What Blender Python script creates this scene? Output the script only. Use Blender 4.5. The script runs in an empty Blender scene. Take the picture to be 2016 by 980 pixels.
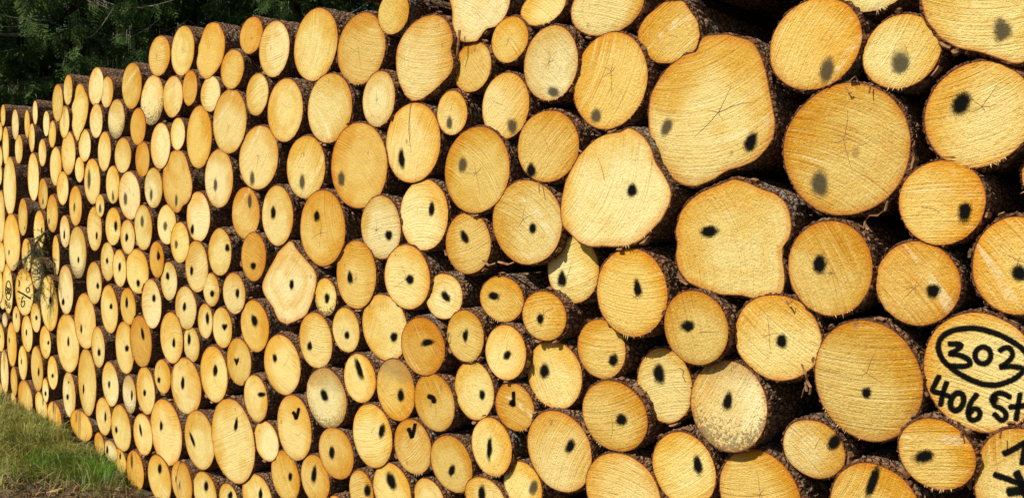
import bpy, math, random
import numpy as np
from mathutils import Vector, Matrix

# ------------------------------------------------------------------ camera, world, sun, exposure
S = bpy.context.scene
F_PX, W_PX, H_PX = 1600.0, 2016.0, 980.0
CAM = Vector((0.0, -1.83, 1.6))
YAW, PITCH = math.radians(45.0), math.atan(56.0/1600.0)
fwd = Vector((-math.sin(YAW)*math.cos(PITCH), math.cos(YAW)*math.cos(PITCH), -math.sin(PITCH)))
cam_d = bpy.data.cameras.new('camera'); cam = bpy.data.objects.new('camera', cam_d)
S.collection.objects.link(cam)
cam.location = CAM
cam.rotation_euler = fwd.to_track_quat('-Z', 'Y').to_euler()
cam_d.sensor_width = 36.0; cam_d.lens = 36.0*F_PX/W_PX
cam_d.clip_start = 0.05; cam_d.clip_end = 500
S.camera = cam

SUN = Vector((-0.17, -0.70, 0.70)).normalized()          # towards the sun
w = bpy.data.worlds.new('World'); S.world = w; w.use_nodes = True
nt = w.node_tree; nt.nodes.clear()
sky = nt.nodes.new('ShaderNodeTexSky'); sky.sky_type = 'NISHITA'; sky.sun_disc = False
sky.sun_elevation = math.asin(SUN.z); sky.sun_rotation = math.atan2(SUN.x, SUN.y)
bg = nt.nodes.new('ShaderNodeBackground'); bg.inputs['Strength'].default_value = 0.06
wo = nt.nodes.new('ShaderNodeOutputWorld')
nt.links.new(sky.outputs[0], bg.inputs[0]); nt.links.new(bg.outputs[0], wo.inputs[0])
sd = bpy.data.lights.new('sun', 'SUN'); sd.energy = 4.6; sd.angle = math.radians(0.5); sd.color = (1.0, 0.95, 0.84)
so = bpy.data.objects.new('sun', sd); S.collection.objects.link(so)
so.rotation_euler = SUN.to_track_quat('Z', 'Y').to_euler(); so.location = (-6, -12, 12)
S.view_settings.view_transform = 'Standard'; S.view_settings.look = 'None'
S.view_settings.gamma = 1.0; S.view_settings.exposure = 0.24; S.view_settings.use_curve_mapping = False
S.render.engine = 'CYCLES'
S.render.resolution_x = 1024; S.render.resolution_y = 497
S.cycles.max_bounces = 6; S.cycles.transparent_max_bounces = 8

random.seed(7); rng = np.random.default_rng(7)
right = fwd.cross(Vector((0, 0, 1))).normalized(); up = right.cross(fwd).normalized()

def on_plane(px, py, y=0.0):
    """the point of the vertical plane Y = y that a pixel of the photograph shows"""
    d = fwd*F_PX + right*(px - W_PX/2) - up*(py - H_PX/2)
    t = (y - CAM.y)/d.y
    return CAM + d*t
def to_px(p):
    v = Vector(p) - CAM; z = v.dot(fwd)
    return (W_PX/2 + F_PX*v.dot(right)/z, H_PX/2 - F_PX*v.dot(up)/z)

# ------------------------------------------------------------------ materials
def mat(name):
    m = bpy.data.materials.new(name); m.use_nodes = True
    m.node_tree.nodes.clear(); return m, NB(m.node_tree)
class NB:
    def __init__(s, t): s.t = t
    def n(s, typ, ins=None, **kw):
        nd = s.t.nodes.new(typ)
        for k, v in kw.items(): setattr(nd, k, v)
        for k, v in (ins or {}).items():
            if hasattr(v, 'is_linked') or isinstance(v, bpy.types.NodeSocket): s.t.links.new(v, nd.inputs[k])
            else: nd.inputs[k].default_value = v
        return nd
    def math(s, op, a, b=0.0, c=0.0, clamp=False):
        nd = s.n('ShaderNodeMath', {0: a, 1: b, 2: c}, operation=op, use_clamp=clamp); return nd.outputs[0]
    def ramp(s, v, a, b, c=0.0, d=1.0, smooth=True):
        nd = s.n('ShaderNodeMapRange', {0: v, 1: a, 2: b, 3: c, 4: d}, interpolation_type='SMOOTHSTEP' if smooth else 'LINEAR'); return nd.outputs[0]
    def mix(s, f, a, b, mode='MIX'):
        nd = s.n('ShaderNodeMix', data_type='RGBA', blend_type=mode)
        for k, v in ((0, f), (6, a), (7, b)):
            if isinstance(v, bpy.types.NodeSocket): s.t.links.new(v, nd.inputs[k])
            else: nd.inputs[k].default_value = (tuple(v)+(1,) if k and len(v) == 3 else v)
        return nd.outputs[2]
    def attr(s, name, typ='GEOMETRY'): return s.n('ShaderNodeAttribute', attribute_name=name, attribute_type=typ)
    def noise(s, vec, scale, detail=3, rough=.55, lac=2.0, dist=0.0):
        return s.n('ShaderNodeTexNoise', {'Vector': vec, 'Scale': scale, 'Detail': detail, 'Roughness': rough, 'Lacunarity': lac, 'Distortion': dist}).outputs[0]
    def out(s, sh): s.n('ShaderNodeOutputMaterial', {0: sh})

def wood_material():
    m, b = mat('sawn_spruce')
    pos = b.attr('pos').outputs['Vector']; rad = b.attr('rad').outputs['Fac']
    seed = b.attr('seed', 'OBJECT').outputs['Fac']; R = b.attr('radius', 'OBJECT').outputs['Fac']
    ang = b.attr('saw', 'OBJECT').outputs['Fac']
    mould = b.attr('mould', 'OBJECT').outputs['Fac']; dry = b.attr('dry', 'OBJECT').outputs['Fac']
    brown = b.attr('brown', 'OBJECT').outputs['Fac']; knot = b.attr('knot', 'OBJECT').outputs['Fac']
    offs = b.n('ShaderNodeCombineXYZ', {0: b.math('MULTIPLY', seed, 13.7), 1: b.math('MULTIPLY', seed, 7.9), 2: b.math('MULTIPLY', seed, 31.1)}).outputs[0]
    P = b.n('ShaderNodeVectorMath', {0: pos, 1: offs}, operation='ADD').outputs[0]
    base = b.n('ShaderNodeObjectInfo').outputs['Color']
    # big damp and dry patches
    big = b.noise(P, 7.0, 3, .5); mid = b.noise(P, 26.0, 4, .6)
    damp = b.mix(1.0, base, (0.90, 0.64, 0.26), 'MULTIPLY'); pale = b.mix(.5, base, (0.90, 0.77, 0.41))
    rimsoft = b.ramp(b.math('ADD', rad, b.math('MULTIPLY', b.math('SUBTRACT', mid, .5), .3)), .35, 1.02)
    zr = b.n('ShaderNodeSeparateXYZ', {0: b.n('ShaderNodeVectorRotate', {'Vector': pos, 'Angle': b.math('MULTIPLY', b.math('SINE', b.math('MULTIPLY', seed, 5.0)), 1.1)}, rotation_type='Z_AXIS').outputs[0]}).outputs[1]
    zone = b.math('MULTIPLY', b.math('DIVIDE', zr, R), .58)
    k = b.math('ADD', b.math('ADD', b.math('MULTIPLY', rimsoft, .60), zone), b.math('MULTIPLY', b.math('SUBTRACT', big, .5), 2.4), clamp=True)
    c = b.mix(b.math('MULTIPLY', b.math('SUBTRACT', 1.0, k, clamp=True), dry), base, pale)
    c = b.mix(b.math('MULTIPLY', k, .80), c, damp)
    # growth rings, spaced 2 to 5 mm, wavering
    rm = b.math('ADD', b.math('MULTIPLY', rad, R), b.math('MULTIPLY', b.math('SUBTRACT', big, .5), .02))
    rv = b.n('ShaderNodeCombineXYZ', {0: b.math('MULTIPLY', rm, 260.0), 1: b.math('MULTIPLY', seed, 90.0), 2: 0.0}).outputs[0]
    ring = b.noise(rv, 1.0, 2, .6)
    c = b.mix(b.ramp(ring, .50, .66, 0, .40), c, b.mix(1.0, c, (.86, .66, .38), 'MULTIPLY'))
    hr = b.math('ADD', rad, b.math('MULTIPLY', b.math('SUBTRACT', mid, .5), .25))
    hw = b.math('MULTIPLY', b.ramp(hr, .42, .60), b.ramp(hr, .78, .62))
    c = b.mix(b.math('MULTIPLY', hw, b.ramp(b.math('FRACT', b.math('MULTIPLY', seed, 7.31)), .5, 1.0, 0, .5)), c, b.mix(1.0, c, (.92, .76, .46), 'MULTIPLY'))
    # chainsaw kerf: slightly arched lines in one direction
    sv = b.n('ShaderNodeVectorRotate', {'Vector': pos, 'Angle': ang}, rotation_type='Z_AXIS').outputs[0]
    ss = b.n('ShaderNodeSeparateXYZ', {0: sv})
    bow = b.math('ADD', ss.outputs[1], b.math('MULTIPLY', b.math('MULTIPLY', ss.outputs[0], ss.outputs[0]), b.math('MULTIPLY', b.math('SINE', b.math('MULTIPLY', seed, 9.0)), 1.6)))
    kv = b.n('ShaderNodeCombineXYZ', {0: b.math('MULTIPLY', ss.outputs[0], 4.5), 1: b.math('MULTIPLY', bow, 210.0), 2: b.math('MULTIPLY', seed, 9.0)}).outputs[0]
    kerf = b.noise(kv, 1.0, 3, .65)
    sawamt = b.ramp(b.noise(P, 9.0, 2, .5), .38, .62, .25, 1.0)
    kf = b.math('MULTIPLY', b.ramp(kerf, .55, .68, 0, .66), sawamt)
    c = b.mix(kf, c, b.mix(1.0, c, (.66, .44, .20), 'MULTIPLY'))
    kl = b.math('MULTIPLY', b.ramp(kerf, .44, .32, 0, .40), sawamt)
    c = b.mix(kl, c, (0.93, 0.83, 0.46))
    s0 = b.math('MULTIPLY', b.math('SINE', b.math('MULTIPLY', seed, 23.0)), b.math('MULTIPLY', R, .6))
    dd = b.math('ABSOLUTE', b.math('SUBTRACT', b.math('ADD', bow, b.math('MULTIPLY', ss.outputs[0], .12)), s0))
    wd = b.math('MULTIPLY', b.ramp(ss.outputs[0], -.12, .12, .002, .016), 1.0)
    st = b.math('MULTIPLY', b.ramp(b.math('DIVIDE', dd, wd), 1.0, .7), b.ramp(mid, .40, .58))
    st = b.math('MULTIPLY', st, b.ramp(b.math('FRACT', b.math('MULTIPLY', seed, 3.17)), .86, .9, 0, .38))
    c = b.mix(st, c, (.94, .86, .56))
    kd = b.n('ShaderNodeTexVoronoi', {'Vector': b.n('ShaderNodeVectorMath', {0: P, 1: (1, .7, 1)}, operation='MULTIPLY').outputs[0], 'Scale': 9.0, 'Randomness': 1.0}).outputs['Distance']
    kq = b.ramp(b.math('ADD', kd, b.math('MULTIPLY', b.math('SUBTRACT', mid, .5), .10)), .085, .045)
    c = b.mix(b.math('MULTIPLY', kq, .65), c, (.36, .19, .06))
    # rays from pith to bark, faint
    av = b.n('ShaderNodeSeparateXYZ', {0: pos})
    th = b.math('ARCTAN2', av.outputs[1], av.outputs[0])
    yv = b.n('ShaderNodeCombineXYZ', {0: b.math('MULTIPLY', th, 16.0), 1: b.math('MULTIPLY', rad, 1.2), 2: b.math('MULTIPLY', seed, 50.0)}).outputs[0]
    ray = b.noise(yv, 1.0, 2, .6)
    c = b.mix(b.math('MULTIPLY', b.ramp(ray, .56, .75, 0, .22), b.ramp(rad, .1, .6)), c, b.mix(1.0, c, (.74, .50, .25), 'MULTIPLY'))
    # torn fibre speckle
    fib = b.noise(P, 420.0, 2, .7); fib2 = b.noise(P, 150.0, 3, .7)
    c = b.mix(b.ramp(fib2, .55, .72, 0, .45), c, b.mix(1.0, c, (.60, .38, .16), 'MULTIPLY'))
    c = b.mix(b.ramp(fib, .59, .74, 0, .60), c, b.mix(1.0, c, (.50, .30, .13), 'MULTIPLY'))
    c = b.mix(b.ramp(fib2, .44, .26, 0, .35), c, (0.95, 0.86, 0.52))
    # resin rim and cambium
    rim = b.ramp(b.math('ADD', rad, b.math('MULTIPLY', b.math('SUBTRACT', mid, .5), .16)), .84, 1.0)
    c = b.mix(b.math('MULTIPLY', rim, .72), c, b.mix(1.0, c, (.86, .50, .20), 'MULTIPLY'))
    c = b.mix(b.ramp(rad, .972, .992), c, (.30, .12, .035))
    # brown tint towards the top of the disc
    sp = b.n('ShaderNodeSeparateXYZ', {0: pos})
    tb = b.math('MULTIPLY', b.ramp(b.math('ADD', b.math('DIVIDE', sp.outputs[1], R), b.math('MULTIPLY', b.math('SUBTRACT', mid, .5), 1.2)), .1, .8), brown)
    c = b.mix(tb, c, (.30, .19, .085))
    # mould and dirt specks, densest low on the disc
    low = b.math('ADD', b.ramp(b.math('DIVIDE', sp.outputs[1], R), .3, -.9, 0, .14), b.ramp(rad, .5, 1.0, 0, .10))
    md = b.ramp(b.math('ADD', b.noise(P, 120.0, 4, .75), low), .62, .74)
    c = b.mix(b.math('MULTIPLY', md, mould), c, (.12, .085, .05))
    # pencil-thin dark nicks on every face
    nick = b.noise(b.n('ShaderNodeVectorMath', {0: sv, 1: (40, 190, 1)}, operation='MULTIPLY').outputs[0], 1.0, 2, .5)
    c = b.mix(b.ramp(nick, .70, .76, 0, .65), c, (.22, .11, .04))
    h = b.math('ADD', b.math('ADD', b.math('MULTIPLY', kerf, 1.1), b.math('MULTIPLY', fib2, 1.0)), b.math('ADD', b.math('MULTIPLY', fib, .7), b.math('MULTIPLY', mid, 1.4)))
    bump = b.n('ShaderNodeBump', {'Strength': 1.0, 'Distance': .0032, 'Height': h}).outputs[0]
    bs = b.n('ShaderNodeBsdfPrincipled', {'Base Color': c, 'Roughness': .8, 'Normal': bump, 'Specular IOR Level': .08})
    b.out(bs.outputs[0]); return m

def bark_material():
    m, b = mat('spruce_bark')
    seed = b.attr('seed', 'OBJECT').outputs['Fac']; edge = b.attr('edge').outputs['Fac']
    pos = b.n('ShaderNodeTexCoord').outputs['Object']
    offs = b.n('ShaderNodeCombineXYZ', {0: b.math('MULTIPLY', seed, 13.7), 1: b.math('MULTIPLY', seed, 7.9), 2: 0.0}).outputs[0]
    P = b.n('ShaderNodeVectorMath', {0: pos, 1: offs}, operation='ADD').outputs[0]
    sc = b.n('ShaderNodeVectorMath', {0: P, 1: (1, .62, 1)}, operation='MULTIPLY').outputs[0]
    dist = b.n('ShaderNodeTexNoise', {'Vector': sc, 'Scale': 30.0, 'Detail': 3.0}).outputs['Color']
    pv = b.n('ShaderNodeVectorMath', {0: sc, 1: b.n('ShaderNodeVectorMath', {0: dist, 3: .03}, operation='SCALE').outputs[0]}, operation='ADD').outputs[0]
    vor = b.n('ShaderNodeTexVoronoi', {'Vector': pv, 'Scale': 62.0}, feature='DISTANCE_TO_EDGE').outputs[0]
    vcol = b.n('ShaderNodeTexVoronoi', {'Vector': pv, 'Scale': 62.0}).outputs['Color']
    vr = b.n('ShaderNodeSeparateXYZ', {0: vcol}).outputs[0]
    n1 = b.noise(P, 9.0, 4, .6); n2 = b.noise(P, 60.0, 5, .7); n3 = b.noise(P, 230.0, 3, .7)
    c = b.mix(b.ramp(n1, .35, .65), (.44, .20, .085), (.32, .20, .12))
    c = b.mix(b.math('MULTIPLY', vr, .55), c, (.50, .34, .22))
    c = b.mix(b.ramp(n2, .46, .70, 0, .8), c, (.48, .27, .14))
    c = b.mix(b.ramp(vor, .14, .0, 0, .85), c, (.028, .016, .010))
    lich = b.ramp(b.math('ADD', n2, b.math('MULTIPLY', b.math('SUBTRACT', b.noise(P, 5.0, 2), .5), .9)), .60, .72, 0, .85)
    c = b.mix(lich, c, (.42, .43, .36))
    c = b.mix(b.ramp(n3, .62, .76, 0, .75), c, (.52, .47, .38))
    c = b.mix(b.ramp(n3, .42, .28, 0, .6), c, (.03, .018, .012))
    c = b.mix(b.math('MULTIPLY', edge, .85), c, b.mix(n2, (.30, .10, .035), (.12, .045, .02)))
    h = b.math('ADD', b.math('MULTIPLY', b.ramp(vor, 0, .25), 1.2), b.math('ADD', b.math('MULTIPLY', n2, 1.6), b.math('MULTIPLY', n3, .7)))
    bump = b.n('ShaderNodeBump', {'Strength': 1.0, 'Distance': .012, 'Height': h}).outputs[0]
    b.out(b.n('ShaderNodeBsdfPrincipled', {'Base Color': c, 'Roughness': .9, 'Normal': bump, 'Specular IOR Level': .15}).outputs[0]); return m

def paint_material(faint=False):
    m, b = mat('faded_spray_paint' if faint else 'black_spray_paint')
    f = b.attr('fall').outputs['Fac']; P = b.n('ShaderNodeNewGeometry').outputs['Position']
    n = b.noise(P, 420.0, 3, .8); n2 = b.noise(P, 70.0, 2, .5)
    v = b.math('ADD', f, b.math('ADD', b.math('MULTIPLY', b.math('SUBTRACT', n, .5), 1.1), b.math('MULTIPLY', b.math('SUBTRACT', n2, .5), .3)))
    a = b.math('MULTIPLY', b.ramp(v, .12, .70), .74 if faint else 1.0)
    bs = b.n('ShaderNodeBsdfPrincipled', {'Base Color': (.060, .050, .034, 1) if faint else (.006, .0055, .005, 1), 'Roughness': .9, 'Specular IOR Level': .02}).outputs[0]
    tr = b.n('ShaderNodeBsdfTransparent').outputs[0]
    b.out(b.n('ShaderNodeMixShader', {0: a, 1: tr, 2: bs}).outputs[0]); return m

def plain(name, c1, c2, scale, rough=.8, bump=.0, trans=0.0, detail=4):
    m, b = mat(name)
    P = b.n('ShaderNodeTexCoord').outputs['Object']
    n = b.noise(P, scale, detail, .65)
    c = b.mix(b.ramp(n, .35, .65), c1, c2)
    ins = {'Base Color': c, 'Roughness': rough, 'Specular IOR Level': .25}
    if bump: ins['Normal'] = b.n('ShaderNodeBump', {'Strength': 1.0, 'Distance': bump, 'Height': n}).outputs[0]
    sh = b.n('ShaderNodeBsdfPrincipled', ins).outputs[0]
    if trans:
        t = b.n('ShaderNodeBsdfTranslucent', {0: c}).outputs[0]
        sh = b.n('ShaderNodeMixShader', {0: trans, 1: sh, 2: t}).outputs[0]
    b.out(sh); return m

WOOD = wood_material(); BARK = bark_material(); PAINT = paint_material(); FAINT = paint_material(True)
CRACK = plain('dark_check', (.17, .08, .025), (.42, .25, .09), 120)
SPLINTER = plain('torn_fibre', (.55, .36, .14), (.70, .52, .28), 60)
FLAKE = plain('inner_bark', (.16, .07, .03), (.33, .18, .085), 45, .85, .004)
NEEDLE = plain('spruce_needle', (.016, .040, .007), (.095, .165, .030), 3.2, .85, 0, .15)
NEEDLE2 = plain('twig_needle', (.035, .060, .012), (.17, .13, .05), 22, .6, 0, .2)
LICHEN = plain('beard_lichen', (.11, .12, .06), (.27, .28, .17), 6, .9)
DEAD = plain('dead_twig', (.16, .14, .11), (.34, .31, .26), 9, .9)
TRUNK = plain('standing_bark', (.045, .032, .024), (.11, .085, .065), 8, .95, .02)
SOIL = plain('forest_soil', (.050, .036, .018), (.15, .115, .062), 14, .95, .02, 0, 9)
GRASS = plain('grass_blade', (.08, .14, .014), (.40, .38, .09), 5.5, .6, 0, .25)
LUSH = plain('fresh_grass', (.07, .22, .015), (.16, .34, .04), 7, .5, 0, .3)
STRAW = plain('dry_straw', (.28, .20, .09), (.45, .36, .18), 8, .7, 0, .1)

# ------------------------------------------------------------------ mesh helpers
def link(o, parent=None):
    S.collection.objects.link(o)
    if parent is not None: o.parent = parent
    return o
def mesh_obj(name, V, Fc, m, parent=None, smooth=False, attrs=None):
    me = bpy.data.meshes.new(name)
    V = np.asarray(V, dtype=np.float32)
    if isinstance(Fc, np.ndarray):
        k = Fc.shape[1]; n = len(Fc)
        me.vertices.add(len(V)); me.vertices.foreach_set('co', V.ravel())
        me.loops.add(n*k); me.loops.foreach_set('vertex_index', Fc.astype(np.int32).ravel())
        me.polygons.add(n); me.polygons.foreach_set('loop_start', np.arange(0, n*k, k, dtype=np.int32))
        me.update(calc_edges=True)
    else:
        me.from_pydata([tuple(map(float, v)) for v in V], [], [tuple(int(i) for i in f) for f in Fc]); me.update()
    if smooth: me.polygons.foreach_set('use_smooth', [True]*len(me.polygons))
    for an, (typ, data) in (attrs or {}).items():
        a = me.attributes.new(an, typ, 'POINT')
        a.data.foreach_set('vector' if typ == 'FLOAT_VECTOR' else 'value', np.asarray(data, dtype=np.float32).ravel())
    me.materials.append(m)
    return link(bpy.data.objects.new(name, me), parent)
def tag(o, label=None, cat=None, group=None, kind=None):
    if label: o['label'] = label
    if cat: o['category'] = cat
    if group: o['group'] = group
    if kind: o['kind'] = kind
    return o

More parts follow.
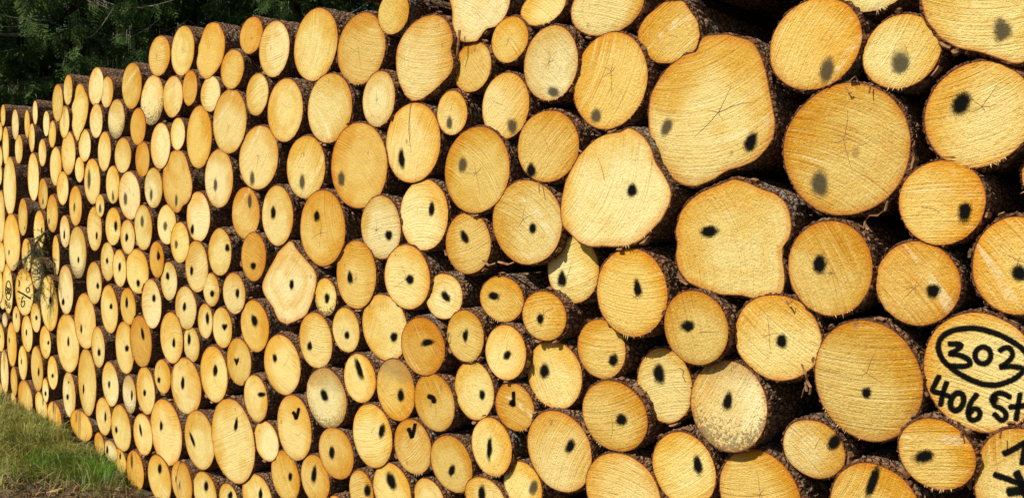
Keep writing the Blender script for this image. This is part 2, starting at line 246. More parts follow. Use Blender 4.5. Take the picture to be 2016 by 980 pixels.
# ------------------------------------------------------------------ the pile
# One line per log: bounding box (or outline) of its sawn face as measured, tone, notes ; paint marks.
# "@" lines give the origin and step of the measuring grid.
DATA = '''
@A1 0 180 .20408
5 130 50 335 g
-30 300 22 480 y
113 178 178 465 p
235 180 287 450 g
313 92 362 320 p
278 312 334 585 y
415 190 476 430 p
468 287 538 541 g
24 345 84 712 y
143 422 217 695 y
372 463 443 720 y
-30 535 22 740 y
-30 700 18 900 y
265 600 374 1052 p
32 640 152 1187 p knot
590 395 724 800 y
757 370 872 675 p
866 125 985 447 p
480 540 590 905 y d-1
722 635 810 875 y d-.5
548 775 656 1092 y
812 655 962 1082 y stain ; 860 850 30 200 f
368 845 457 1135 g ; 415 1060 14 60 f
@A2 0 360 .20408
665 35 788 410 g ; 718 235 18 90 f
-30 80 45 565 y
33 305 188 840 y ; 88 670 12 50
176 155 262 505 g ; 238 435 10 30 f
325 272 428 640 y ; 403 460 14 60
450 118 556 472 g ; 474 368 14 60 f
578 318 670 620 p ; 621 500 16 85
665 425 828 912 p dirtyleft ; 758 745 18 60
838 238 980 650 y ; 935 508 20 70
505 510 572 890 y ; 530 790 12 50
208 540 300 850 y
-30 570 48 860 y
@K 0 440 .20408
300 340 405 630 p
25 390 120 862 y writeC
-30 440 25 760 y
145 440 315 880 y write6
@A3 0 540 .20408
390 20 553 540 y split ; 485 250 25 70
560 -82 703 380 p ; 610 262 30 60
835 -115 975 280 y ; 943 105 25 60
120 310 195 558 y ; 157 400 10 50
296 278 388 555 y ; 352 418 22 45
-5 200 50 335 p
20 370 70 510 w
-40 470 40 740 y ; 0 600 10 30
68 465 158 882 g ; 90 635 10 50
205 400 313 742 y ; 255 560 14 60
382 500 487 808 y ; 467 658 20 40
546 385 755 938 y ; 660 645 20 90
716 192 918 712 y knot d-.5 ; 785 520 18 85
5 730 80 1152 p split
177 690 260 1015 y ; 208 840 10 60
298 698 412 1120 g ; 373 940 18 80
457 790 555 1105 y ; 508 980 22 40
102 890 165 1170 g d-.4
750 722 925 1352 y ; 806 1107 16 100
@A4 0 720 .20408
605 60 725 490 p ; 653 300 22 60 ; 662 155 14 30 f
407 120 468 350 p d.4 ; 440 265 20 45
172 140 312 490 g dirtyleft
338 250 422 480 y ; 415 340 10 80 f
400 330 456 520 y d-.3
455 345 590 650 g split ; 515 400 10 120 f
-40 160 35 390 y
98 255 155 480 y
45 380 100 490 g
675 425 885 720 g split ; 735 500 10 100 f
35 275 95 400 w
@B4 150 740 .2449
145 455 225 640 g
160 175 275 470 y ; 236 322 16 80
280 235 435 600 y ; 323 430 20 55
222 515 330 690 w ; 252 588 18 65
300 585 400 780 g ; 355 640 14 50
403 600 540 920 o ; 447 685 22 110 f
460 305 608 630 y wedge ; 518 432 18 100 c-10
595 190 842 710 y ; 684 400 24 75
573 635 760 1010 y ; 673 740 30 80
762 685 930 1030 g split ; 830 830 14 160 f
370 -5 482 297 w ; 450 158 16 75
207 -110 338 240 p ; 265 65 18 55
483 -71 628 303 y ; 550 135 24 50
630 -130 755 137 g ; 666 30 25 45
760 -135 975 297 y ; 858 45 26 110
@C4 360 780 .20408
15 140 298 695 y ; 95 420 26 150 c-18
-60 640 85 1080 g
270 28 682 825 y ; 513 275 34 130 c8
690 240 915 620 p d-.5
912 -10 1228 608 y ; 1095 170 70 110 v
98 728 320 1120 y ; 225 860 42 100
350 840 525 1150 y ; 460 945 44 80
573 748 850 1180 y ; 750 940 38 100
848 525 1122 1010 g ; 1037 770 38 80
@A5 80 100 .18367
125 365 237 755 g
245 262 338 580 y
200 595 305 935 y split
P y gourd 420,348 455,375 470,430 500,480 515,570 508,640 500,700 475,790 450,850 420,900 405,970 385,970 355,900 332,820 335,760 345,700 328,620 335,580 360,520 372,430 385,370
512 185 670 583 p
643 282 775 608 y
720 528 897 940 p dirty
@B0 80 20 .20408
785 515 968 948 g
@B1 180 200 .20408
370 70 523 418 o d-1
60 295 185 667 y
225 355 375 685 y
422 390 557 722 o
568 212 757 645 p
760 160 900 467 p d-1
137 625 270 980 y d-.6 ; 210 910 20 100 f
262 680 463 1132 p ; 330 937 34 120 f
513 645 678 1022 p ; 578 900 28 110 f
P g fig 790,470 850,470 890,500 920,570 940,650 965,740 975,830 960,920 925,980 875,1010 870,1040 835,1078 790,1060 740,1000 705,930 685,800 683,700 700,600 730,510 ; 820 960 28 110 f
@B2 180 380 .20408
40 15 122 232 y d.4 ; 85 150 24 90 f
133 145 280 500 y ; 235 320 30 100
280 262 413 585 y ; 343 425 28 80
413 120 580 545 y ; 490 275 32 110 f
635 118 812 490 p ; 712 320 36 90 f
762 285 938 670 y ; 818 500 30 80 f
558 470 697 812 o ; 647 608 32 85
88 480 220 840 y ; 153 650 22 60
204 550 335 900 y ; 272 710 26 80
333 545 545 965 y ; 452 865 34 70
668 668 822 1030 p ; 735 800 36 70
@B3 180 560 .20408
0 410 125 795 y ; 75 652 26 80
90 10 250 465 y ; 190 210 28 55
278 38 423 385 g ; 342 170 26 100
482 -45 670 418 p ; 605 128 32 75
228 360 410 855 y d-.5 ; 343 615 38 60
372 305 573 788 o ; 493 475 30 110 c-8
660 272 877 752 y ; 795 562 28 90
@C0 260 20 .2449
130 212 303 527 g star
315 133 493 526 y star
P g lean 650,97 700,110 735,180 752,250 745,340 725,420 680,490 620,550 585,558 540,520 512,440 512,400 530,350 525,300 545,250 570,170 600,115
65 530 253 922 p dirty
245 535 405 858 y
405 487 520 766 o
550 535 705 815 p d-.5
710 322 895 630 g
@C1 350 220 .2449
72 -40 265 450 g
288 -175 538 330 y star
213 308 440 765 p ; 303 590 30 100 f
63 648 260 1040 p ; 117 950 28 75
488 120 800 620 y star ; 600 540 34 120 f
435 612 650 1018 g ; 580 720 34 110 f
677 600 918 1070 y ; 770 810 38 100
@C2 350 430 .2449
60 185 237 588 y ; 112 415 24 75
-20 550 142 888 y ; 53 710 28 65
245 85 425 455 y ; 397 235 34 60
203 443 330 703 y ; 277 605 34 52
360 440 540 762 y ; 482 600 32 72
510 115 702 497 o ; 613 380 44 55
160 688 278 960 y ; 238 800 28 90
P p flare 900,178 925,190 939,229 1013,316 1090,404 1111,453 1113,503 1100,580 1077,666 1037,767 1000,800 939,829 880,850 820,830 795,790 770,720 720,650 685,590 677,530 700,470 740,390 775,330 810,260 850,225 880,190 ; 915 530 34 78
@C3 340 600 .2857
73 155 182 390 y ; 114 235 22 78
273 20 405 293 y ; 358 152 42 50 h
465 -28 660 318 g ; 562 100 38 85 c-15
-5 368 190 745 y ; 70 535 24 80
187 288 374 665 y ; 296 450 30 80
370 232 537 548 g ; 441 388 32 54 h
628 210 872 612 y d.5 ; 704 367 30 55
490 485 650 800 y d.5 ; 612 614 50 36
@D0 440 0 .3061
102 113 250 345 o star
228 140 418 492 p d-.3
447 60 728 518 y
740 90 1022 540 g
143 475 285 740 y
282 512 503 908 y
538 480 818 915 y
890 462 1101 813 p star
@L 700 0 .20408
217 -80 507 328 g
P p tongue 870,-150 900,-60 940,110 935,200 940,290 985,380 1060,415 1110,405 1170,400 1230,310 1265,275 1340,262 1400,210 1460,110 1490,-20 1480,-80 1400,-160 1200,-220 1000,-210
@D1 550 220 .3061
45 160 288 553 y ; 147 450 34 95 f
330 80 680 615 g ; 400 430 44 95 f
133 510 413 985 g star ; 242 667 34 72
527 545 772 942 p star ; 703 790 46 62
@E1 580 480 .3061
28 445 237 795 y ; 99 655 28 62
262 -15 522 410 g star ; 356 213 34 78
580 12 858 415 y star ; 742 228 50 60
130 223 263 460 y dirty ; 208 350 32 62
243 413 413 693 y ; 336 587 34 46
437 328 715 748 y ; 637 600 46 60
688 476 953 840 o d1 ; 853 633 84 42 c-8
@E2 580 700 .2857
43 685 235 1010 g ; 135 815 36 115 c5
168 497 398 843 g ; 257 665 36 90
338 -10 552 318 y ; 448 85 38 145 c-18
80 88 350 492 w ; 205 272 46 85 c-20
565 25 822 442 g topbrown d-1 ; 733 270 50 75
820 125 1098 515 g ; 948 297 60 70 a
405 335 660 765 y ; 600 515 44 92 c12
687 440 935 810 g ; 810 520 60 104 v
375 790 540 1080 g d-.5 ; 500 930 46 84
540 740 795 1110 y ; 665 865 60 120 c-18
225 962 360 1200 y d-1
@E0 730 0 .33673
P y moon 370,83 420,100 455,140 475,190 480,240 465,290 474,330 482,345 480,400 455,445 400,500 345,550 290,585 240,592 200,560 165,490 148,420 145,340 155,270 190,200 240,140 300,100
477 248 707 540 g d-1
707 98 912 367 g star
393 535 553 787 y ; 460 720 34 70 f
650 427 918 812 y ; 828 740 54 90 f
82 608 400 1063 y topcrack ; 180 925 34 115
@F1 820 280 .33673
-100 222 178 628 p ; 90 393 32 82 c8
163 -88 530 413 g star ; 270 133 52 80 f
163 413 432 768 g ; 284 555 40 78 c-15
450 225 832 712 y star ; 678 506 40 62
@F2 820 550 .2551
490 -25 818 325 g star d-1 ; 594 127 68 70
72 -40 345 300 p ; 228 133 52 92 c-38
235 237 512 633 g ; 376 432 38 98 c4
527 352 840 772 y ; 700 582 50 72 c30
817 92 1145 470 g star d1 ; 956 305 50 82
290 630 592 1081 y ; 508 887 46 76
@F3 820 760 .22454
125 432 478 925 g ; 312 735 52 102 c20
-30 810 240 1200 y d-1
683 -30 1028 390 o ; 845 120 66 140 c
475 275 833 783 y ; 640 545 46 185 c3
755 658 1100 1080 y d-1 ; 1030 880 72 130 c15 f
420 795 770 1150 y ; 570 940 60 140
@G0 1000 0 .35714
82 145 382 555 p star ; 250 510 66 56 f
60 -60 320 142 y
342 -140 740 198 y
352 182 758 713 g star ; 485 640 56 76 f
45 612 385 1003 g ; 128 938 52 72
@G1 1020 430 .35714
150 100 448 465 p d-4 ; 243 333 46 88
425 167 815 648 g star d2 ; 658 385 44 92 c-10
322 557 590 880 g d-2 ; 523 783 54 62
@G2 1020 680 .30604
55 -30 405 405 y d-1 ; 170 160 58 98
762 17 1115 495 y d-3 ; 907 180 74 120
410 225 820 678 g ; 665 472 74 74
60 415 460 940 y ; 335 645 60 78 c15
432 690 900 1200 y
858 555 1265 1030 y d-1 ; 1157 763 50 130 c-8
@M 1060 220 .30622
P p blunt d3.5 585,98 640,125 690,165 730,230 760,330 810,400 850,480 865,530 845,600 800,690 730,760 650,835 560,865 490,870 400,865 320,870 250,840 190,780 140,730 132,650 140,560 165,450 200,380 250,290 310,225 380,165 450,140 530,130 ; 602 502 62 86
@N 1320 680 .30603
115 98 617 675 w d1 ; 370 355 62 108 c8
718 475 1115 853 y d-1 ; 1055 615 82 96 c20
298 667 832 1250 g star d-2
@H1 1270 330 .45914
77 527 350 845 g d2 ; 187 680 52 50
605 228 970 632 g star d1 ; 745 412 58 78
382 545 745 910 y star d-1 ; 585 740 44 58
P y bite d1.5 380,48 440,60 500,90 560,110 600,145 620,200 624,260 612,305 584,338 582,400 590,470 585,520 570,550 500,560 460,563 400,548 320,545 250,525 180,490 145,440 133,380 145,320 135,270 160,190 200,140 240,110 270,95 320,75 ; 275 272 74 50
@H0 1230 0 .45918
P y great star d1 315,170 350,150 430,145 500,160 545,175 580,230 605,300 618,370 630,430 648,520 640,590 610,640 560,690 500,715 440,730 380,770 310,800 250,795 200,765 160,710 120,640 100,560 97,490 105,410 140,340 190,280 250,235 325,215 310,195 ; 180 545 42 80 c20 f ; 540 608 50 84 c30
P g chipped d-2 170,8 250,2 275,40 310,90 320,150 305,210 240,255 190,272 140,272 90,240 58,190 58,130 90,75
@I0 1616 0 .40816
-257 -8 188 435 g ; 30 340 64 125 f c10
195 72 572 428 y ; 390 315 84 110 f
80 -120 410 60 p
487 300 1020 808 y star ; 675 500 84 110 c20
-184 405 408 1035 g star d1 ; -5 890 84 120 f
@PX 0 0 1
P y corner d2 1812,0 1822,40 1850,75 1885,95 1925,102 1965,115 2000,128 2040,115 2080,70 2095,0 2080,-70 2030,-130 1950,-150 1870,-120 1825,-60 ; 1973 61 34 44 f
2011 290 2110 395 g d-3
@I1 1616 300 .40816
370 38 787 443 g ; 697 278 62 92
258 430 665 832 g star ; 540 662 66 66
725 312 1150 780 g star ; 955 582 78 76
@I2 1516 580 .40816
205 122 722 705 g star ; 466 472 48 52
728 85 1290 665 y write302
612 595 985 940 g ; 748 775 98 56 c-8
280 808 730 1300 g d-1 ; 495 900 48 150 c18
975 645 1440 1200 y write1
'''
TONE = {'p': (.78, .64, .265), 'y': (.765, .565, .150), 'g': (.70, .44, .060), 'o': (.64, .335, .028), 'w': (.70, .585, .29)}
logs = []
for ln in DATA.strip().splitlines():
    ln = ln.strip()
    if not ln: continue
    if ln[0] == '@':
        _, ox, oy, kk = ln.split(); ox, oy, kk = float(ox), float(oy), float(kk); continue
    parts = ln.split(';'); tk = parts[0].split(); L = {'flags': [], 'd': 0.0, 'poly': None, 'marks': []}
    if tk[0] == 'P':
        pts = [tuple(map(float, t.split(','))) for t in tk if ',' in t]
        L['poly'] = [(ox+kk*a, oy+kk*b) for a, b in pts]; L['tone'] = tk[1]; rest = [t for t in tk[2:] if ',' not in t]
        xs = [p[0] for p in L['poly']]; ys = [p[1] for p in L['poly']]; bb = (min(xs), min(ys), max(xs), max(ys))
    else:
        a = list(map(float, tk[:4])); bb = (ox+kk*a[0], oy+kk*a[1], ox+kk*a[2], oy+kk*a[3]); L['tone'] = tk[4]; rest = tk[5:]
    for r in rest:
        if r[0] == 'd' and r[1:].lstrip('-').replace('.', '').isdigit(): L['d'] = float(r[1:])
        else: L['flags'].append(r)
    L['bb'] = bb; L['c'] = ((bb[0]+bb[2])/2, (bb[1]+bb[3])/2)
    for mk in parts[1:]:
        t = mk.split(); M = {'x': ox+kk*float(t[0]), 'y': oy+kk*float(t[1]), 'w': kk*float(t[2]), 'h': kk*float(t[3]), 'c': 0.0, 'k': '', 'f': False}
        for q in t[4:]:
            if q == 'f': M['f'] = True
            elif q[0] == 'c' and len(q) > 1: M['c'] = float(q[1:])
            else: M['k'] = q
        L['marks'].append(M)
    L['grid'] = (ox, oy, kk)
    logs.append(L)

def obliq(px): return max(1.0, math.tan(YAW - math.atan((px-W_PX/2)/F_PX)))
def smooth_noise(n, harm, r):
    t = np.linspace(0, 2*np.pi, n, endpoint=False); o = np.zeros(n)
    for h in harm: o += r.normal()*np.cos(h*t + r.uniform(0, 6.28))/h**.8
    return o

def ray_hit(poly, cx, cz, th):
    """distance from (cx,cz) to the outline in each direction (farthest crossing)"""
    P = np.asarray(poly); A = P - (cx, cz); B = np.roll(A, -1, 0); out = []
    for t in th:
        d = np.array((math.cos(t), math.sin(t))); best = 0
        for a, b_ in zip(A, B):
            e = b_-a; den = d[0]*e[1]-d[1]*e[0]
            if abs(den) < 1e-12: continue
            s = (a[0]*e[1]-a[1]*e[0])/den; u = (a[0]*d[1]-a[1]*d[0])/den
            if s > 0 and -1e-6 <= u <= 1+1e-6: best = max(best, s)
        out.append(best)
    return np.array(out)

def build_log(i, L):
    r = np.random.default_rng(1000+i)
    px, py = L['c']; ob = obliq(px)
    y0 = -(L['d']*.011 + r.uniform(-.010, .010))/ob + (i % 17)*.00007     # how far this end stands out of the stack
    C = on_plane(px, py, y0); scale = F_PX/((C-CAM).dot(fwd))
    bw, bh = L['bb'][2]-L['bb'][0], L['bb'][3]-L['bb'][1]; gr = 1.035 if px < 900 else 1.015; bw *= gr; bh *= gr
    S_ = int(min(120, max(28, bh*.62)))
    th = np.linspace(0, 2*np.pi, S_, endpoint=False)
    if L['poly']:
        pl = [(lambda q: (q.x-C.x, q.z-C.z))(on_plane(a, b_, y0)) for a, b_ in L['poly']]
        rr = ray_hit(pl, 0, 0, th)
        rs = (np.roll(rr, 1)+np.roll(rr, -1)+2*rr)/4; rr = rs
        rr = rr*(1+.004*smooth_noise(S_, range(9, 30), r))
    else:
        e = .01
        f0 = np.array(to_px(C)); Jx = (np.array(to_px(C+Vector((e, 0, 0))))-f0)/e; Jz = (np.array(to_px(C+Vector((0, 0, e))))-f0)/e
        M2 = np.array([[Jx[0]**2, Jz[0]**2], [Jx[1]**2, Jz[1]**2]])
        sol = np.linalg.solve(M2, np.array([(bw/2)**2, (bh/2)**2]))
        b_ = math.sqrt(max(sol[1], (bh/2/scale*.5)**2)); a_ = math.sqrt(max(sol[0], (b_*.4)**2))
        rr = 1/np.sqrt((np.cos(th)/a_)**2+(np.sin(th)/b_)**2)
        rr = rr*(1+.012*smooth_noise(S_, (3, 4, 5), r)+.0052*smooth_noise(S_, range(7, 26), r))
    R = float(np.sqrt((rr**2).mean()))
    L['R'] = R; L['C'] = C; L['px_m'] = scale
    root = bpy.data.objects.new('log', None); link(root); root.location = C; root.empty_display_size = .05
    L['root'] = root; sc = L['flags']
    kx, kz = r.normal(0, .03)/ob**1.5, r.normal(0, .03)/ob
    cx, sz = np.cos(th), np.sin(th)
    # sawn face: rings of vertices around an off-centre pith
    ox_, oz_ = r.normal(0, .10)*R, r.normal(0, .10)*R
    K = 5 if bh < 110 else 8
    V = [(ox_, kx*ox_+kz*oz_, oz_)]; rad = [0.0]; pos = [(0, 0, 0)]
    ex, ez = rr*cx, rr*sz
    for k in range(1, K+1):
        f = (k/K)**.8
        X = ox_+(ex-ox_)*f; Z = oz_+(ez-oz_)*f
        Y = kx*X+kz*Z
        if k == K: Y = Y+.0012
        V += list(zip(X, Y, Z)); rad += [f]*S_; pos += list(zip(X-ox_, Z-oz_, np.zeros(S_)))
    Fc = []
    for j in range(S_): Fc.append((0, 1+j, 1+(j+1) % S_))
    for k in range(K-1):
        a = 1+k*S_
        for j in range(S_):
            j2 = (j+1) % S_; Fc.append((a+j, a+S_+j, a+S_+j2, a+j2))
    # outward normal must look to -Y
    Fc = [tuple(f) for f in Fc]
    face = mesh_obj('cut_face', V, Fc, WOOD, root, True, {'rad': ('FLOAT', rad), 'pos': ('FLOAT_VECTOR', pos)})
    t = np.array(TONE[L['tone']])*r.uniform(.88, 1.08); t[2] *= r.uniform(.8, 1.08); t[1] *= r.uniform(.975, 1.03)
    face.color = (min(.9, t[0]), min(.8, t[1]), t[2], 1)
    face['seed'] = float(r.uniform(0, 10)); face['radius'] = R; face['saw'] = float(r.uniform(-1.3, 1.3))
    face['mould'] = .95 if ('dirty' in sc or 'dirtyleft' in sc) else (.7 if L['tone'] == 'w' else (.15 if r.random() < .3 else 0.0))
    face['dry'] = {'p': 1.0, 'y': .75, 'g': .45, 'o': .2, 'w': 1.0}[L['tone']]
    face['brown'] = .6 if 'topbrown' in sc else (.3 if L['tone'] == 'w' else 0.0); face['knot'] = 0.0
    # bark: ragged lip, flaky shoulder, then the trunk running back and settling to a round section
    th_b = r.uniform(.0025, .0055)
    fine = scale > 380
    ys = [0.0, .003, .012, .03, .055, .085, .12, .17, .24, .34, .5, .8, 1.5, 2.6, 3.9]
    if fine: ys = [0.0, .002, .007, .013, .02, .028, .037, .047, .058, .07, .084, .10, .118, .14, .165, .2, .25, .32, .42, .6, 1.0, 1.8, 3.9]
    length = r.uniform(3.7, 4.1); NB_ = len(ys); BV = []; edge = []
    lump = smooth_noise(S_, range(2, 9), r)*.0022
    Rb = R*(.90 if L['poly'] else .965)
    for q, yy in enumerate(ys):
        if q == 0:
            rad_ = rr*.999; Y = np.full(S_, .0)
            ed = 1.0
        else:
            k = min(1, yy/.55); k = k*k*(3-2*k)
            core = rr*(1-k)+(Rb*(1-.035*yy))*k
            flake = r.normal(0, 1, S_)*.0013*(1.4 if fine else 1)+smooth_noise(S_, range(6, 40), r)*.0011
            thick = th_b*(.45 if q == 1 else 1.0)
            rad_ = core+thick+lump*min(1, yy/.02)+flake
            Y = np.full(S_, min(yy, length))+ (r.normal(0, .0010, S_)+.0008 if q < 4 else 0)
            ed = 1.0 if q == 1 else (.5 if q == 2 else 0.0)
        X = rad_*cx; Z = rad_*sz
        if q < 5: Y = Y+kx*X+kz*Z
        BV.append(np.stack([X, Y, Z], 1)); edge += [ed]*S_
    BV = np.concatenate(BV); BV = np.concatenate([BV, [[0, length, 0]]]); edge.append(0.0)
    q_ = np.arange(NB_-1)[:, None]*S_; j = np.arange(S_)[None, :]; j2 = (j+1) % S_
    quads = np.stack([q_+j, q_+S_+j, q_+S_+j2, q_+j2], -1).reshape(-1, 4)
    Fl = [tuple(f[::-1]) for f in quads.tolist()]
    last = (NB_-1)*S_
    Fl += [(last+jj, last+(jj+1) % S_, len(BV)-1) for jj in range(S_)]
    bark = mesh_obj('bark', BV, Fl, BARK, root, bh < 60, {'edge': ('FLOAT', edge)})
    bark['seed'] = float(r.uniform(0, 10))
    def P3(a, b_, lift):                      # a measured point, laid on this face
        for _ in range(3):
            q = on_plane(a, b_, y0); q = on_plane(a, b_, y0+kx*(q.x-C.x)+kz*(q.z-C.z))
        return np.array((q.x-C.x, kx*(q.x-C.x)+kz*(q.z-C.z)-lift, q.z-C.z))
    def blob(name, m, cx_, cy_, w_, h_, c_, rough=.10, taper=0.0, lift=.0010):
        n = 20; ca, sa = math.cos(math.radians(c_)), math.sin(math.radians(c_))
        v = [P3(cx_, cy_, lift)]; fl = [1.0]
        nz = 1+rough*smooth_noise(n, (1, 2, 3, 5), r)
        for k_, ff in ((.38, .80), (.8, .40), (1.3, 0.0)):
            for jj in range(n):
                a = 2*math.pi*jj/n; u = math.cos(a)*w_/2*k_*nz[jj]; vv = math.sin(a)*h_/2*k_*nz[jj]
                u *= 1-taper*math.sin(a)
                v.append(P3(cx_+u*ca+vv*sa, cy_-(-u*sa+vv*ca), lift)); fl.append(ff)
        f = [(0, 1+jj, 1+(jj+1) % n) for jj in range(n)]
        for k_ in range(2):
            for jj in range(n):
                f.append((1+k_*n+jj, 1+k_*n+n+jj, 1+k_*n+n+(jj+1) % n, 1+k_*n+(jj+1) % n))
        return v, f, fl
    def stroke(pts, w_, lift=.0010, w2=None, closed=False):
        if closed: pts = list(pts)+[pts[0]]
        # resample smooth
        P = np.array(pts, float); out = []
        for a in range(len(P)-1):
            p0 = P[max(a-1, 0)]; p1 = P[a]; p2 = P[a+1]; p3 = P[min(a+2, len(P)-1)]
            if closed:
                p0 = P[a-1] if a > 0 else P[-2]; p3 = P[a+2] if a+2 < len(P) else P[1]
            for s in np.linspace(0, 1, 6, endpoint=False):
                out.append(.5*((2*p1)+(-p0+p2)*s+(2*p0-5*p1+4*p2-p3)*s*s+(-p0+3*p1-3*p2+p3)*s**3))
        out.append(P[-1]); out = np.array(out); n = len(out)
        T = np.gradient(out, axis=0); T /= np.linalg.norm(T, axis=1)[:, None]+1e-9; N = np.stack([-T[:, 1], T[:, 0]], 1)
        v = []; fl = []; f = []
        if not closed:
            out = np.vstack([out[0]-T[0]*w_*.45, out, out[-1]+T[-1]*w_*.45]); N = np.vstack([N[0], N, N[-1]]); n += 2
        for a in range(n):
            ww = w_ if w2 is None else w_+(w2-w_)*a/(n-1)
            end = (a == 0 or a == n-1) and not closed
            for s, ff in ((-.84, 0), (-.30, .80), (0, 1), (.30, .80), (.84, 0)):
                p = out[a]+N[a]*s*ww*(.7 if end else 1); v.append(P3(p[0], p[1], lift)); fl.append(0 if end else ff)
        for a in range(n-1):
            for s in range(4): f.append((a*5+s, a*5+s+1, a*5+s+6, a*5+s+5))
        return v, f, fl
    def emit(name, pieces, m, label=None):
        v, f, fl = [], [], []
        for (a, b_, c_) in pieces:
            o = len(v); v += list(a); f += [tuple(x+o for x in q) for q in b_]; fl += list(c_)
        ob_ = mesh_obj(name, v, f, m, root, True, {'fall': ('FLOAT', fl)})
        if label: ob_['label'] = label
        return ob_
    for M in L['marks']:
        x, y, w_, h_, c_, k_ = M['x'], M['y'], M['w'], M['h'], M['c'], M['k']; g = 1.18
        mm = FAINT if M['f'] else PAINT
        if k_ == 'v': pc = [stroke([(x-w_*.42, y-h_*.18), (x-w_*.2, y+h_*.05), (x-w_*.02, y+h_*.4)], w_*.42), stroke([(x+w_*.34, y-h_*.5), (x+w_*.22, y-h_*.1), (x+w_*.02, y+h_*.38)], w_*.36)]
        elif k_ == 'h': pc = [blob('', mm, x-w_*.16, y-h_*.05, w_*.72, h_*.9, -22), blob('', mm, x+w_*.20, y-h_*.12, w_*.66, h_*.85, 20), blob('', mm, x, y+h_*.12, w_*.6, h_*.8, 0)]
        elif k_ == 's': pc = [stroke([(x-w_*.3, y-h_*.45), (x+w_*.05, y-h_*.1), (x+w_*.2, y+h_*.15), (x, y+h_*.35)], w_*.55)]
        elif k_ == 'a': pc = [stroke([(x-w_*.42, y-h_*.25), (x, y-h_*.15), (x+w_*.22, y+h_*.12), (x+w_*.15, y+h_*.3)], w_*.5)]
        elif k_ == 'c': pc = [stroke([(x+w_*.1, y-h_*.5), (x+w_*.12, y+h_*.1), (x+w_*.12, y+h_*.35)], w_*.40), blob('', mm, x-w_*.1, y+h_*.2, w_*1.0, h_*.55, -25)]
        else: pc = [blob('', mm, x, y, w_*g, h_*g, c_, .10, r.uniform(-.1, .25) if h_ > w_*1.3 else 0)]
        emit('paint_mark', pc, mm)
    gx, gy, gk = L['grid']
    def G(pts): return [(gx+gk*a, gy+gk*b_) for a, b_ in pts]
    def ell(cx_, cy_, rx, ry, n=12, rot=0):
        return G([(cx_+rx*math.cos(2*math.pi*q/n)*math.cos(rot)-ry*math.sin(2*math.pi*q/n)*math.sin(rot), cy_+rx*math.cos(2*math.pi*q/n)*math.sin(rot)+ry*math.sin(2*math.pi*q/n)*math.cos(rot)) for q in range(n)])
    if 'write302' in sc:
        emit('painted_ring', [stroke(G([(812, 245), (838, 195), (905, 166), (1000, 162), (1100, 190), (1185, 235), (1238, 285), (1236, 345), (1185, 400), (1110, 430), (1040, 432), (960, 405), (885, 360), (830, 305)]), 24*gk, closed=True)], PAINT, 'black sprayed ring around the number')
        W = 23*gk
        for nm, ps in (('digit_three', [G([(862, 236), (900, 236), (922, 244), (900, 266), (868, 284), (915, 290), (955, 310), (964, 334), (930, 344), (862, 340)])]),
                       ('digit_two', [G([(1106, 270), (1135, 254), (1162, 262), (1168, 296), (1140, 328), (1112, 348), (1160, 344), (1215, 352)])]),
                       ('digit_four', [G([(816, 390), (796, 430), (784, 460), (825, 474), (866, 488)]), G([(852, 420), (834, 475), (822, 532)])]),
                       ('digit_six', [G([(1000, 478), (970, 515), (955, 570), (972, 602), (1006, 592), (1010, 560), (985, 548), (962, 572)])]),
                       ('letter_s', [G([(1160, 492), (1110, 472), (1074, 492), (1082, 530), (1120, 550), (1140, 580), (1118, 604), (1080, 572)])]),
                       ('letter_t', [G([(1206, 475), (1196, 540), (1186, 602)]), G([(1155, 541), (1200, 536), (1252, 528)])])):
            pcs = [stroke(p, W) for p in ps]
            if nm == 'letter_s': pcs.append(blob('', PAINT, *G([(1083, 500)])[0], 52*gk, 58*gk, 0))
            emit(nm, pcs, PAINT)
        emit('digit_zero', [stroke(ell(1027, 291, 38, 40), W, closed=True)], PAINT, 'round zero in the middle of the ringed number')
        emit('digit_zero', [stroke(ell(902, 514, 30, 44, 12, .35), W*1.1, closed=True)], PAINT, 'slanted zero below the ring')
    if 'write1' in sc:
        emit('painted_stroke', [stroke(G([(1128, 766), (1175, 742), (1235, 708)]), 26*gk), stroke(G([(1232, 715), (1222, 770), (1215, 815)]), 24*gk)], PAINT)
        emit('painted_stroke', [stroke(G([(1082, 864), (1150, 888), (1250, 925)]), 26*gk), stroke(G([(1188, 855), (1215, 910), (1240, 975)]), 34*gk), stroke(G([(1150, 950), (1200, 942), (1260, 930)]), 40*gk)], PAINT)
    if 'writeC' in sc:
        emit('painted_ring', [stroke(ell(82, 645, 26, 92), 8*gk, closed=True)], PAINT, 'thin black ring around the number')
        emit('painted_number', [stroke(G([(64, 610), (72, 618), (66, 640), (74, 655), (66, 680)]), 7*gk), stroke(ell(82, 650, 5, 30), 6*gk, closed=True), stroke(G([(92, 620), (98, 635), (92, 665), (102, 690)]), 7*gk)], PAINT, 'small number inside the thin ring')
        emit('painted_number', [stroke(G([(54, 735), (58, 780), (70, 790)]), 7*gk), stroke(G([(66, 745), (72, 815)]), 7*gk), stroke(G([(90, 760), (84, 800), (96, 815), (98, 785)]), 7*gk)], PAINT, 'small figures below the thin ring')
    if 'write6' in sc:
        emit('painted_stroke', [stroke(G([(172, 652), (235, 685), (296, 724)]), 13*gk)], PAINT)
        emit('digit_six', [stroke(G([(226, 698), (208, 745), (206, 792), (224, 802), (238, 775), (236, 745), (216, 756)]), 8*gk)], PAINT)
        emit('digit_zero', [stroke(ell(270, 640, 16, 24), 8*gk, closed=True)], PAINT)
        emit('digit_one', [stroke(G([(182, 545), (188, 570), (184, 605)]), 9*gk)], PAINT)
